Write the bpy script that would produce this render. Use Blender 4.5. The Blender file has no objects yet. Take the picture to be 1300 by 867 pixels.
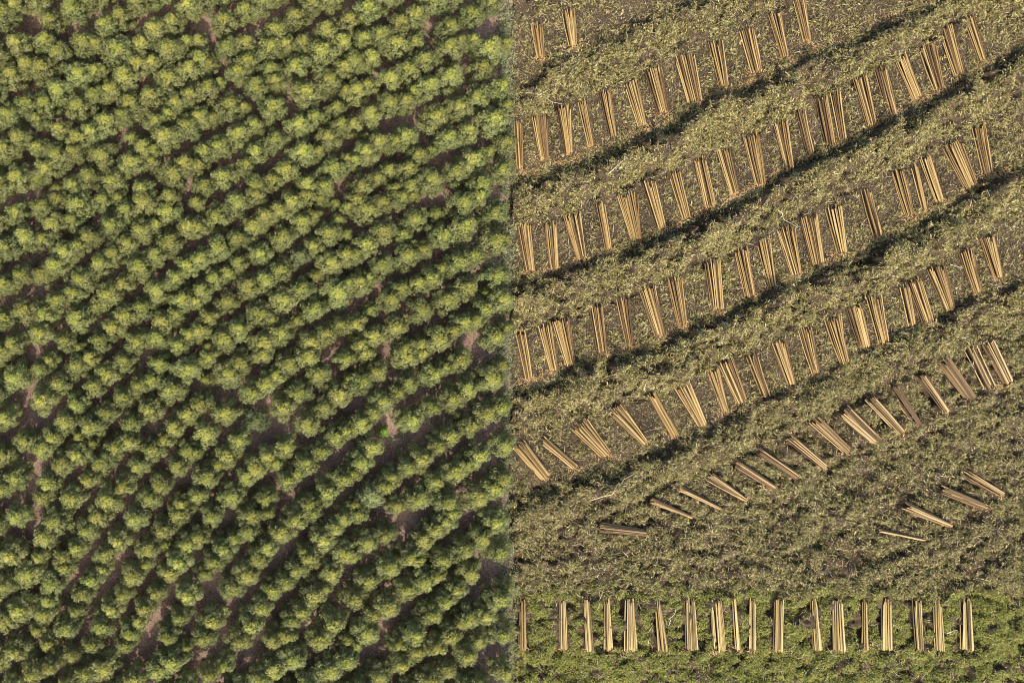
import bpy, math, random
import numpy as np
from mathutils import Vector, Matrix

random.seed(7)
RNG = np.random.default_rng(7)
SC = bpy.context.scene
COL = SC.collection
R = math.radians

# ------------------------------------------------------------------ camera, sky, sun, exposure
# The site is measured in metres: 10 picture pixels of flat ground = 1 m, x to the right, y up the picture.
S = 0.1
def gx(px): return (px - 650.0) * S
def gy(py): return (433.5 - py) * S
CAM_H = 110.0
NADIR = (gx(340), gy(432))
cam = bpy.data.cameras.new('camera')
cam_o = bpy.data.objects.new('camera', cam)
COL.objects.link(cam_o)
cam_o.location = (NADIR[0], NADIR[1], CAM_H)
cam.sensor_width = 36.0
cam.lens = 36.0 * CAM_H / 130.0
cam.shift_x = -NADIR[0] / 130.0
cam.shift_y = -NADIR[1] / 130.0
cam.clip_start = 1.0
cam.clip_end = 6000.0
SC.camera = cam_o

SUN_EL = R(51)
SUN_DIR = Vector((0.02, 1.0, 0.0)).normalized() * math.cos(SUN_EL) + Vector((0, 0, -math.sin(SUN_EL)))
world = bpy.data.worlds.new('World')
SC.world = world
world.use_nodes = True
wn, wl = world.node_tree.nodes, world.node_tree.links
sky = wn.new('ShaderNodeTexSky')
sky.sky_type = 'NISHITA'
sky.sun_disc = False
sky.sun_elevation = SUN_EL
sky.sun_rotation = math.pi
sky.air_density = 0.9
sky.dust_density = 4.0
sky.ozone_density = 0.6
bg = wn['Background']
bg.inputs['Strength'].default_value = 0.15
wl.new(sky.outputs['Color'], bg.inputs['Color'])
sun = bpy.data.lights.new('sun', 'SUN')
sun.energy = 2.25
sun.angle = R(0.5)
sun.color = (1.0, 0.93, 0.79)
sun_o = bpy.data.objects.new('sun', sun)
COL.objects.link(sun_o)
sun_o.location = (0, -60, 80)
sun_o.rotation_euler = SUN_DIR.to_track_quat('-Z', 'Y').to_euler()
SC.view_settings.view_transform = 'Standard'
SC.view_settings.look = 'None'
SC.view_settings.exposure = 1.18
SC.view_settings.gamma = 1.0
SC.cycles.filter_width = 1.0
SC.cycles.max_bounces = 6
SC.cycles.diffuse_bounces = 4
SC.cycles.transmission_bounces = 3
SC.cycles.transparent_max_bounces = 4

# ------------------------------------------------------------------ helpers
def smooth(a, b, x):
    t = np.clip((np.asarray(x, float) - a) / (b - a), 0, 1)
    return t * t * (3 - 2 * t)

def vnoise(x, y, scale, seed):
    """smooth value noise in 0..1 on arrays"""
    g = np.random.default_rng(seed).random((256, 256))
    x = np.asarray(x, float) / scale + 1000.0
    y = np.asarray(y, float) / scale + 1000.0
    xi, yi = np.floor(x).astype(int), np.floor(y).astype(int)
    fx, fy = x - xi, y - yi
    fx, fy = fx * fx * (3 - 2 * fx), fy * fy * (3 - 2 * fy)
    a, b = g[xi % 256, yi % 256], g[(xi + 1) % 256, yi % 256]
    c, d = g[xi % 256, (yi + 1) % 256], g[(xi + 1) % 256, (yi + 1) % 256]
    return (a * (1 - fx) + b * fx) * (1 - fy) + (c * (1 - fx) + d * fx) * fy

def np_mesh(name, verts, faces, mat=None, colours=None, floats=None, smooth_shade=False):
    """mesh from arrays: faces is (n, 3) or (n, 4); colours (n_verts, 3); floats {name: per vertex}"""
    me = bpy.data.meshes.new(name)
    verts = np.ascontiguousarray(verts, np.float32)
    faces = np.ascontiguousarray(faces, np.int32)
    n, k = faces.shape
    me.vertices.add(len(verts))
    me.vertices.foreach_set('co', verts.ravel())
    me.loops.add(n * k)
    me.loops.foreach_set('vertex_index', faces.ravel())
    me.polygons.add(n)
    me.polygons.foreach_set('loop_start', np.arange(0, n * k, k, dtype=np.int32))
    me.polygons.foreach_set('loop_total', np.full(n, k, np.int32))
    if smooth_shade:
        me.polygons.foreach_set('use_smooth', np.ones(n, bool))
    if colours is not None:
        a = me.attributes.new('tint', 'FLOAT_COLOR', 'POINT')
        c = np.ones((len(verts), 4), np.float32)
        c[:, :3] = colours
        a.data.foreach_set('color', c.ravel())
    for key, val in (floats or {}).items():
        a = me.attributes.new(key, 'FLOAT', 'POINT')
        a.data.foreach_set('value', np.ascontiguousarray(val, np.float32))
    me.update(calc_edges=True)
    if mat:
        me.materials.append(mat)
    return me

def link(name, data, parent=None, loc=(0, 0, 0), **props):
    o = bpy.data.objects.new(name, data)
    COL.objects.link(o)
    o.location = loc
    if parent is not None:
        o.parent = parent
    for k, v in props.items():
        o[k] = v
    return o

def unit(v):
    return v / np.maximum(np.linalg.norm(v, axis=1, keepdims=True), 1e-9)

def blades(centre, along, normal, length, width, bend=0.0):
    """quads (a leaf, chip or twig each) round CENTRE lying ALONG a direction with a NORMAL; returns verts, faces"""
    along = unit(along)
    side = unit(np.cross(normal, along))
    l = (np.asarray(length) / 2)[:, None]
    w = (np.asarray(width) / 2)[:, None]
    p = np.stack([centre - along * l - side * w * 0.5, centre - along * l * 0.1 - side * w,
                  centre + along * l, centre - along * l * 0.1 + side * w], 1)
    n = len(centre)
    return p.reshape(-1, 3), np.arange(n * 4, dtype=np.int32).reshape(n, 4)

def mat_new(name):
    m = bpy.data.materials.new(name)
    m.use_nodes = True
    nt = m.node_tree
    b = nt.nodes['Principled BSDF']
    b.inputs['Specular IOR Level'].default_value = 0.25
    b.inputs['Roughness'].default_value = 0.75
    return m, nt, b

def node(nt, kind, **ins):
    n = nt.nodes.new(kind)
    for k, v in ins.items():
        n.inputs[k.replace('_', ' ')].default_value = v
    return n

def ramp(nt, stops):
    n = nt.nodes.new('ShaderNodeValToRGB')
    e = n.color_ramp.elements
    while len(e) < len(stops):
        e.new(0.5)
    for el, (p, c) in zip(e, stops):
        el.position = p
        el.color = (*c, 1)
    return n

def mixrgb(nt, mode, fac, a, b):
    n = nt.nodes.new('ShaderNodeMix')
    n.data_type = 'RGBA'
    n.blend_type = mode
    for sock, v in ((n.inputs[0], fac), (n.inputs[6], a), (n.inputs[7], b)):
        if hasattr(v, 'is_output'):
            nt.links.new(v, sock)
        elif isinstance(v, (int, float)):
            sock.default_value = v
        else:
            sock.default_value = (*v, 1)
    return n.outputs[2]

def leaf_shader(nt, b, colour, trans=0.3):
    """thin leaf: the principled surface mixed with light coming through it"""
    nt.links.new(colour, b.inputs['Base Color'])
    t = nt.nodes.new('ShaderNodeBsdfTranslucent')
    nt.links.new(colour, t.inputs['Color'])
    m = nt.nodes.new('ShaderNodeMixShader')
    m.inputs[0].default_value = trans
    nt.links.new(b.outputs[0], m.inputs[1])
    nt.links.new(t.outputs[0], m.inputs[2])
    nt.links.new(m.outputs[0], nt.nodes['Material Output'].inputs['Surface'])

# ------------------------------------------------------------------ materials
def make_foliage(name, old_a, old_b, young):
    m, nt, b = mat_new(name)
    b.inputs['Roughness'].default_value = 0.5
    b.inputs['Specular IOR Level'].default_value = 0.35
    rnd = nt.nodes.new('ShaderNodeAttribute'); rnd.attribute_name = 'vary'
    yng = nt.nodes.new('ShaderNodeAttribute'); yng.attribute_name = 'young'
    inf = nt.nodes.new('ShaderNodeObjectInfo')
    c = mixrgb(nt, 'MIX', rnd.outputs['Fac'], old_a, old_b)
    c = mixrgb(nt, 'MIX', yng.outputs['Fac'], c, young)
    hsv = nt.nodes.new('ShaderNodeHueSaturation')
    mr = node(nt, 'ShaderNodeMapRange', To_Min=0.78, To_Max=1.18)
    nt.links.new(inf.outputs['Random'], mr.inputs['Value'])
    mh = node(nt, 'ShaderNodeMapRange', To_Min=0.515, To_Max=0.492)
    m2 = nt.nodes.new('ShaderNodeMath'); m2.operation = 'FRACT'
    m3 = nt.nodes.new('ShaderNodeMath'); m3.operation = 'MULTIPLY'; m3.inputs[1].default_value = 17.3
    nt.links.new(inf.outputs['Random'], m3.inputs[0]); nt.links.new(m3.outputs[0], m2.inputs[0])
    nt.links.new(m2.outputs[0], mh.inputs['Value'])
    nt.links.new(mr.outputs[0], hsv.inputs['Value'])
    nt.links.new(mh.outputs[0], hsv.inputs['Hue'])
    nt.links.new(c, hsv.inputs['Color'])
    leaf_shader(nt, b, hsv.outputs[0], 0.46)
    return m

M_LEAF = make_foliage('tree_leaves', (0.155, 0.174, 0.062), (0.240, 0.246, 0.098), (0.37, 0.362, 0.066))
M_LEAF_PALE = make_foliage('pale_tree_leaves', (0.15, 0.175, 0.075), (0.24, 0.25, 0.12), (0.30, 0.31, 0.10))
M_LEAF_DIM = make_foliage('dull_tree_leaves', (0.095, 0.125, 0.055), (0.17, 0.19, 0.08), (0.22, 0.23, 0.07))
M_LEAF_BRIGHT = make_foliage('sapling_leaves', (0.10, 0.20, 0.025), (0.20, 0.33, 0.04), (0.28, 0.42, 0.05))

M_BARK, nt, b = mat_new('tree_bark')
tc = nt.nodes.new('ShaderNodeTexCoord')
nz = node(nt, 'ShaderNodeTexNoise', Scale=3.0, Detail=4.0)
nt.links.new(tc.outputs['Object'], nz.inputs['Vector'])
rp = ramp(nt, [(0.35, (0.16, 0.13, 0.11)), (0.65, (0.36, 0.32, 0.28))])
nt.links.new(nz.outputs['Fac'], rp.inputs[0])
nt.links.new(rp.outputs[0], b.inputs['Base Color'])

def litter_material(name, trans):
    m, nt, b = mat_new(name)
    b.inputs['Roughness'].default_value = 0.7
    a = nt.nodes.new('ShaderNodeAttribute'); a.attribute_name = 'tint'
    leaf_shader(nt, b, a.outputs['Color'], trans)
    return m
M_SLASH = litter_material('felling_leaf_litter', 0.18)
M_TWIG, nt, b = mat_new('dry_twigs')
a = nt.nodes.new('ShaderNodeAttribute'); a.attribute_name = 'tint'
nt.links.new(a.outputs['Color'], b.inputs['Base Color'])

def soil_material(name, stops, scale, bump):
    m, nt, b = mat_new(name)
    b.inputs['Roughness'].default_value = 0.95
    b.inputs['Specular IOR Level'].default_value = 0.1
    tc = nt.nodes.new('ShaderNodeTexCoord')
    n1 = node(nt, 'ShaderNodeTexNoise', Scale=scale, Detail=8.0, Roughness=0.7)
    n2 = node(nt, 'ShaderNodeTexNoise', Scale=0.25, Detail=4.0)
    nt.links.new(tc.outputs['Object'], n1.inputs['Vector'])
    nt.links.new(tc.outputs['Object'], n2.inputs['Vector'])
    ad = nt.nodes.new('ShaderNodeMath'); ad.operation = 'MULTIPLY_ADD'
    ad.inputs[1].default_value = 0.5
    nt.links.new(n2.outputs['Fac'], ad.inputs[0])
    sb = nt.nodes.new('ShaderNodeMath'); sb.operation = 'SUBTRACT'
    sb.inputs[1].default_value = 0.25
    nt.links.new(n1.outputs['Fac'], ad.inputs[2])
    nt.links.new(ad.outputs[0], sb.inputs[0])
    rp = ramp(nt, stops)
    nt.links.new(sb.outputs[0], rp.inputs[0])
    nt.links.new(rp.outputs[0], b.inputs['Base Color'])
    bp = node(nt, 'ShaderNodeBump', Strength=0.8, Distance=bump)
    nt.links.new(n1.outputs['Fac'], bp.inputs['Height'])
    nt.links.new(bp.outputs[0], b.inputs['Normal'])
    return m
M_FLOOR = soil_material('forest_floor_soil', [(0.36, (0.12, 0.080, 0.060)), (0.50, (0.22, 0.148, 0.112)), (0.66, (0.33, 0.235, 0.175))], 4.0, 0.15)
M_SOIL = soil_material('clearing_soil', [(0.34, (0.026, 0.020, 0.014)), (0.52, (0.066, 0.048, 0.029)), (0.72, (0.15, 0.110, 0.060))], 3.5, 0.2)
M_LAND = soil_material('open_land', [(0.30, (0.06, 0.055, 0.04)), (0.52, (0.10, 0.095, 0.055)), (0.75, (0.16, 0.15, 0.08))], 0.4, 0.2)

def wood_material(name, stops):
    m, nt, b = mat_new(name)
    b.inputs['Roughness'].default_value = 0.6
    tc = nt.nodes.new('ShaderNodeTexCoord')
    inf = nt.nodes.new('ShaderNodeObjectInfo')
    mp = nt.nodes.new('ShaderNodeMapping')
    mp.inputs['Scale'].default_value = (5.0, 0.9, 5.0)
    nt.links.new(tc.outputs['Object'], mp.inputs['Vector'])
    cmb = nt.nodes.new('ShaderNodeCombineXYZ')
    ml = nt.nodes.new('ShaderNodeMath'); ml.operation = 'MULTIPLY'; ml.inputs[1].default_value = 50.0
    nt.links.new(inf.outputs['Random'], ml.inputs[0])
    for i in range(3):
        nt.links.new(ml.outputs[0], cmb.inputs[i])
    nt.links.new(cmb.outputs[0], mp.inputs['Location'])
    nz = node(nt, 'ShaderNodeTexNoise', Scale=1.0, Detail=5.0, Roughness=0.65)
    nt.links.new(mp.outputs[0], nz.inputs['Vector'])
    ad = nt.nodes.new('ShaderNodeMath'); ad.operation = 'MULTIPLY_ADD'; ad.inputs[1].default_value = 0.85
    sb = nt.nodes.new('ShaderNodeMath'); sb.operation = 'SUBTRACT'; sb.inputs[1].default_value = 0.42
    nt.links.new(inf.outputs['Random'], ad.inputs[0])
    nt.links.new(nz.outputs['Fac'], ad.inputs[2])
    nt.links.new(ad.outputs[0], sb.inputs[0])
    rp = ramp(nt, stops)
    nt.links.new(sb.outputs[0], rp.inputs[0])
    nt.links.new(rp.outputs[0], b.inputs['Base Color'])
    return m
M_LOG = wood_material('peeled_log', [(0.15, (0.077, 0.046, 0.021)), (0.36, (0.182, 0.111, 0.043)), (0.60, (0.287, 0.189, 0.067)), (0.88, (0.392, 0.287, 0.117))])
M_LOG_STRAW = wood_material('straw_coloured_log', [(0.15, (0.111, 0.076, 0.031)), (0.36, (0.230, 0.162, 0.063)), (0.60, (0.341, 0.249, 0.096)), (0.88, (0.430, 0.348, 0.156))])
M_LOG_GREY = wood_material('weathered_log', [(0.15, (0.061, 0.039, 0.020)), (0.36, (0.144, 0.090, 0.039)), (0.60, (0.251, 0.166, 0.071)), (0.88, (0.394, 0.290, 0.141))])
M_CUT = wood_material('cut_log_end', [(0.3, (0.42, 0.20, 0.07)), (0.7, (0.58, 0.34, 0.14))])

# ------------------------------------------------------------------ relief of the clearing
BANDS = [
    (0.60, [(600, 124), (640, 110), (662, 101), (695, 88), (740, 70), (776, 52), (830, 25), (900, -5), (1400, -200)]),
    (0.95, [(600, 252), (640, 238), (656, 232), (690, 221), (735, 210), (779, 194), (800, 180), (842, 168), (878, 145), (905, 130), (950, 115), (975, 107), (1010, 88), (1040, 69), (1088, 50), (1130, 30), (1400, -90)]),
    (1.00, [(600, 388), (640, 372), (656, 366), (695, 351), (725, 344), (764, 328), (797, 318), (824, 308), (860, 295), (890, 281), (920, 265), (950, 250), (968, 238), (1010, 213), (1055, 192), (1085, 180), (1115, 166), (1160, 142), (1205, 118), (1250, 91), (1400, 10)]),
    (1.00, [(600, 518), (640, 503), (656, 497), (686, 486), (740, 467), (785, 455), (830, 444), (860, 431), (890, 419), (935, 395), (956, 384), (980, 372), (1020, 355), (1055, 341), (1085, 328), (1118, 312), (1150, 292), (1190, 272), (1250, 238), (1400, 160)]),
    (0.70, [(600, 654), (640, 640), (657, 634), (690, 626), (744, 607), (784, 592), (830, 572), (884, 553), (915, 540), (945, 515), (986, 497), (1025, 485), (1079, 453), (1136, 425), (1160, 412), (1205, 392), (1247, 378), (1400, 310)]),
]

def band_d(px, py, k):
    xs, ys = zip(*BANDS[k][1])
    return (np.asarray(py, float) - np.interp(px, xs, ys)) * 0.88

def relief(px, py):
    """height of the cleared ground in metres at picture-scale ground coordinates"""
    px, py = np.asarray(px, float), np.asarray(py, float)
    h = 0.10 * (vnoise(px, py, 18, 3) - 0.5) + 0.10 * (vnoise(px, py, 7, 4) - 0.5)
    for k, (amp, _) in enumerate(BANDS):
        d = band_d(px, py, k) + 12 * (vnoise(px, py, 26, 20 + k) - 0.5) + 11 * (vnoise(px, py, 9, 30 + k) - 0.5) + 13 * (vnoise(px, py, 5, 35 + k) - 0.5)
        lump = 0.05 + 1.8 * vnoise(px, py, 20, 40 + k)
        a = amp * np.where(k == 4, 1 - 0.25 * smooth(930, 1000, px), 1.0)
        h = h - 0.5 * a * (0.1 + 1.3 * vnoise(px, py, 19, 50 + k)) * np.exp(-((d + 1) / 5.0) ** 2)
        h = h + 1.85 * a * lump * smooth(2, 9, d) * (1 - smooth(16, 52, d))
    pit = np.maximum(smooth(0.66, 0.82, vnoise(px, py * 1.3, 11, 70)), 0.8 * smooth(0.62, 0.80, vnoise(px, py * 1.2, 7, 71)))
    h = h - 0.8 * pit * smooth(0.4, 0.7, heap(px, py))
    low = smooth(560, 640, py + 0.28 * (px - 650))
    h = h + low * 1.0 * (vnoise((px * 0.9 - py * 0.43) * 0.28, px * 0.43 + py * 0.9, 13, 60) - 0.45) + low * 0.6 * (vnoise(px, py, 11, 61) - 0.5)
    return h

def heap(px, py):
    """how much felling litter lies at a place, 0 (raked mulch among the piles) to 1 (windrow)"""
    px, py = np.asarray(px, float), np.asarray(py, float)
    s = np.full(px.shape, 0.30)
    for k in range(len(BANDS)):
        d = band_d(px, py, k)
        w = 62 if k else 55
        s = np.maximum(s, smooth(1, 9, d) * (1 - smooth(w - 22, w, d + 22 * (vnoise(px, py, 25, 80 + k) - 0.5))))
    d = band_d(px, py, 0)
    s = np.maximum(s, smooth(-75, -90, d) * 0.7)
    low = smooth(590, 650, py + 0.45 * (px - 650) * (px > 650) * 0.7)
    return np.maximum(s, 0.85 * low)

WEED_Y = 748.0

# ------------------------------------------------------------------ the setting: ground sheets
def grid(name, x0, x1, y0, y1, step, zf, mat):
    xs = np.arange(x0, x1 + step / 2, step)
    ys = np.arange(y0, y1 + step / 2, step)
    X, Y = np.meshgrid(xs, ys)
    Z = zf(X, Y)
    v = np.stack([gx(X), gy(Y), Z], -1).reshape(-1, 3)
    nx, ny = len(xs), len(ys)
    i = (np.arange(ny - 1)[:, None] * nx + np.arange(nx - 1)[None, :]).ravel()
    f = np.stack([i, i + nx, i + nx + 1, i + 1], 1)
    return link(name, np_mesh(name, v, f, mat, smooth_shade=True), kind='structure')

def edge_fade(X, Y, x0, x1, y0, y1, w=25):
    e = np.minimum(np.minimum(X - x0, x1 - X), np.minimum(Y - y0, y1 - Y))
    return smooth(0, w, e)

big = np.array([(-3000, -3000, -2.6), (3000, -3000, -2.6), (3000, 3000, -2.6), (-3000, 3000, -2.6)], float)
link('ground', np_mesh('ground', big, np.array([[0, 1, 2, 3]]), M_LAND), kind='structure')

FX0, FX1, FY0, FY1 = -260, 652, -170, 1040
CX0, CX1, CY0, CY1 = 646, 1440, -110, 980
def floor_z(X, Y):
    e = np.minimum(np.minimum(X - FX0, 1e9), np.minimum(Y - FY0, FY1 - Y))
    return 0.25 * (vnoise(X, Y, 30, 1) - 0.5) + 0.1 * (vnoise(X, Y, 9, 2) - 0.5) - 3.2 * (1 - smooth(0, 60, e)) - 0.35 * smooth(648, 653, X)
def clear_z(X, Y):
    e = np.minimum(CX1 - X, np.minimum(Y - CY0, CY1 - Y))
    return relief(X, Y) * smooth(0, 40, e) - 3.2 * (1 - smooth(0, 60, e))
grid('forest_floor', FX0, FX1, FY0, FY1, 4.0, floor_z, M_FLOOR)
grid('cleared_ground', CX0, CX1, CY0, CY1, 2.2, clear_z, M_SOIL)

# ------------------------------------------------------------------ plantation trees
def tube(points, radii, sides=6, cap=True):
    """verts and quads of a tapered tube along points"""
    P = np.asarray(points, float)
    vs = []
    for i, p in enumerate(P):
        t = P[min(i + 1, len(P) - 1)] - P[max(i - 1, 0)]
        t = t / np.linalg.norm(t)
        a = np.cross(t, (0.0, 0.0, 1.0)) if abs(t[2]) < 0.9 else np.cross(t, (1.0, 0.0, 0.0))
        a = a / np.linalg.norm(a)
        c = np.cross(t, a)
        ang = np.arange(sides) * 2 * math.pi / sides
        vs.append(p + radii[i] * (np.cos(ang)[:, None] * a + np.sin(ang)[:, None] * c))
    fs = []
    for i in range(len(P) - 1):
        for j in range(sides):
            k = (j + 1) % sides
            fs.append((i * sides + j, i * sides + k, (i + 1) * sides + k, (i + 1) * sides + j))
    return np.concatenate(vs), np.array(fs)

def merge(parts):
    vs, fs, n = [], [], 0
    for v, f in parts:
        vs.append(v); fs.append(f + n); n += len(v)
    return np.concatenate(vs), np.concatenate(fs)

TREE_H = 5.6
CROWN_BASE = 1.1
CROWN_R = 1.55
def crown_profile(h):
    """crown radius (of 1) at a height fraction h"""
    return np.where(h < 0.35, 0.72 + 0.28 * np.sin(h / 0.35 * math.pi / 2), np.cos(np.clip((h - 0.35) / 0.72, 0, 1) * math.pi / 2) ** 0.75)

def make_tree_meshes(seed, mats, leaves=95, n=30, open_=1.0):
    rg = np.random.default_rng(seed)
    ctr, rad, hh = [], [], []
    for i in range(n):
        h = (i + 0.5) / n
        h = 0.02 + 0.93 * h ** 0.9
        ang = i * 2.399963 + rg.uniform(-0.5, 0.5)
        pr = float(crown_profile(np.array(h))) * CROWN_R
        rr = max(pr - 0.36, 0.0) * rg.uniform(0.70, 1.18)
        z = CROWN_BASE + h * (TREE_H - CROWN_BASE)
        ctr.append((rr * math.cos(ang), rr * math.sin(ang), z))
        rad.append(rg.uniform(0.34, 0.60) * (1.0 if h < 0.8 else 0.85) * open_)
        hh.append(h)
    for k in range(3):
        a = rg.uniform(0, 6.28)
        ctr.append((0.22 * math.cos(a), 0.22 * math.sin(a), TREE_H - 0.25 - 0.15 * k)); rad.append(0.40); hh.append(0.97)
    # trunk and limbs
    parts = []
    bx, by = rg.uniform(-0.15, 0.15, 2)
    tz = np.array([-0.3, 0.3, 1.2, 2.6, 4.2, TREE_H - 0.2])
    tr = np.array([0.20, 0.15, 0.13, 0.10, 0.06, 0.02])
    tp = np.stack([bx * np.sin(tz / 4), by * np.sin(tz / 3), tz], 1)
    parts.append(tube(tp, tr, 7))
    for (x, y, z), r in zip(ctr[::2], rad[::2]):
        z0 = max(z - 0.9, CROWN_BASE - 0.8)
        x0, y0 = np.interp(z0, tz, tp[:, 0]), np.interp(z0, tz, tp[:, 1])
        parts.append(tube([(x0, y0, z0), ((x + x0) * 0.45, (y + y0) * 0.45, (z + z0) / 2 + 0.1), (x, y, z)], [0.045, 0.03, 0.012], 4))
    tv, tf = merge(parts)
    trunk = np_mesh('trunk', tv, tf, M_BARK, smooth_shade=True)
    # leaves, gathered in clumps on the limb ends
    C, N, A, Y = [], [], [], []
    for c, r, h in zip(ctr, rad, hh):
        m = int(leaves * (r / 0.45) ** 2)
        d = unit(rg.normal(size=(m, 3)) + (0, 0, 0.45))
        rr = r * rg.uniform(0.55, 1.08, m) ** 0.7
        C.append(np.array(c) + d * rr[:, None] * (1, 1, 0.85))
        N.append(unit(d + rg.normal(size=(m, 3)) * 0.55 + (0, 0, 0.25)))
        A.append(unit(d * 0.7 + rg.normal(size=(m, 3)) * 0.7 + (0, 0, -0.2)))
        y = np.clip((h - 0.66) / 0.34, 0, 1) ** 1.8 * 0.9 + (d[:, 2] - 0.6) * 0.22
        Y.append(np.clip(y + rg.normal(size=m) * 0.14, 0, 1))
    C, N, A, Y = np.concatenate(C), np.concatenate(N), np.concatenate(A), np.concatenate(Y)
    A = unit(A - N * (A * N).sum(1, keepdims=True))
    k = len(C)
    v, f = blades(C, A, N, rg.uniform(0.20, 0.36, k), rg.uniform(0.10, 0.17, k))
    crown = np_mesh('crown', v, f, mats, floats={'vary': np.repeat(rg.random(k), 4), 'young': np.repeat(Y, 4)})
    return trunk, crown

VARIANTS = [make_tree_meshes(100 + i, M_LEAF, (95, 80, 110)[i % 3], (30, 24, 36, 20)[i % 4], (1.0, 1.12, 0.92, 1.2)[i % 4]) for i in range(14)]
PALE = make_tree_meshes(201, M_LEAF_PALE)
DIM = [make_tree_meshes(210 + i, M_LEAF_DIM, 70) for i in range(3)]

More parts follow.
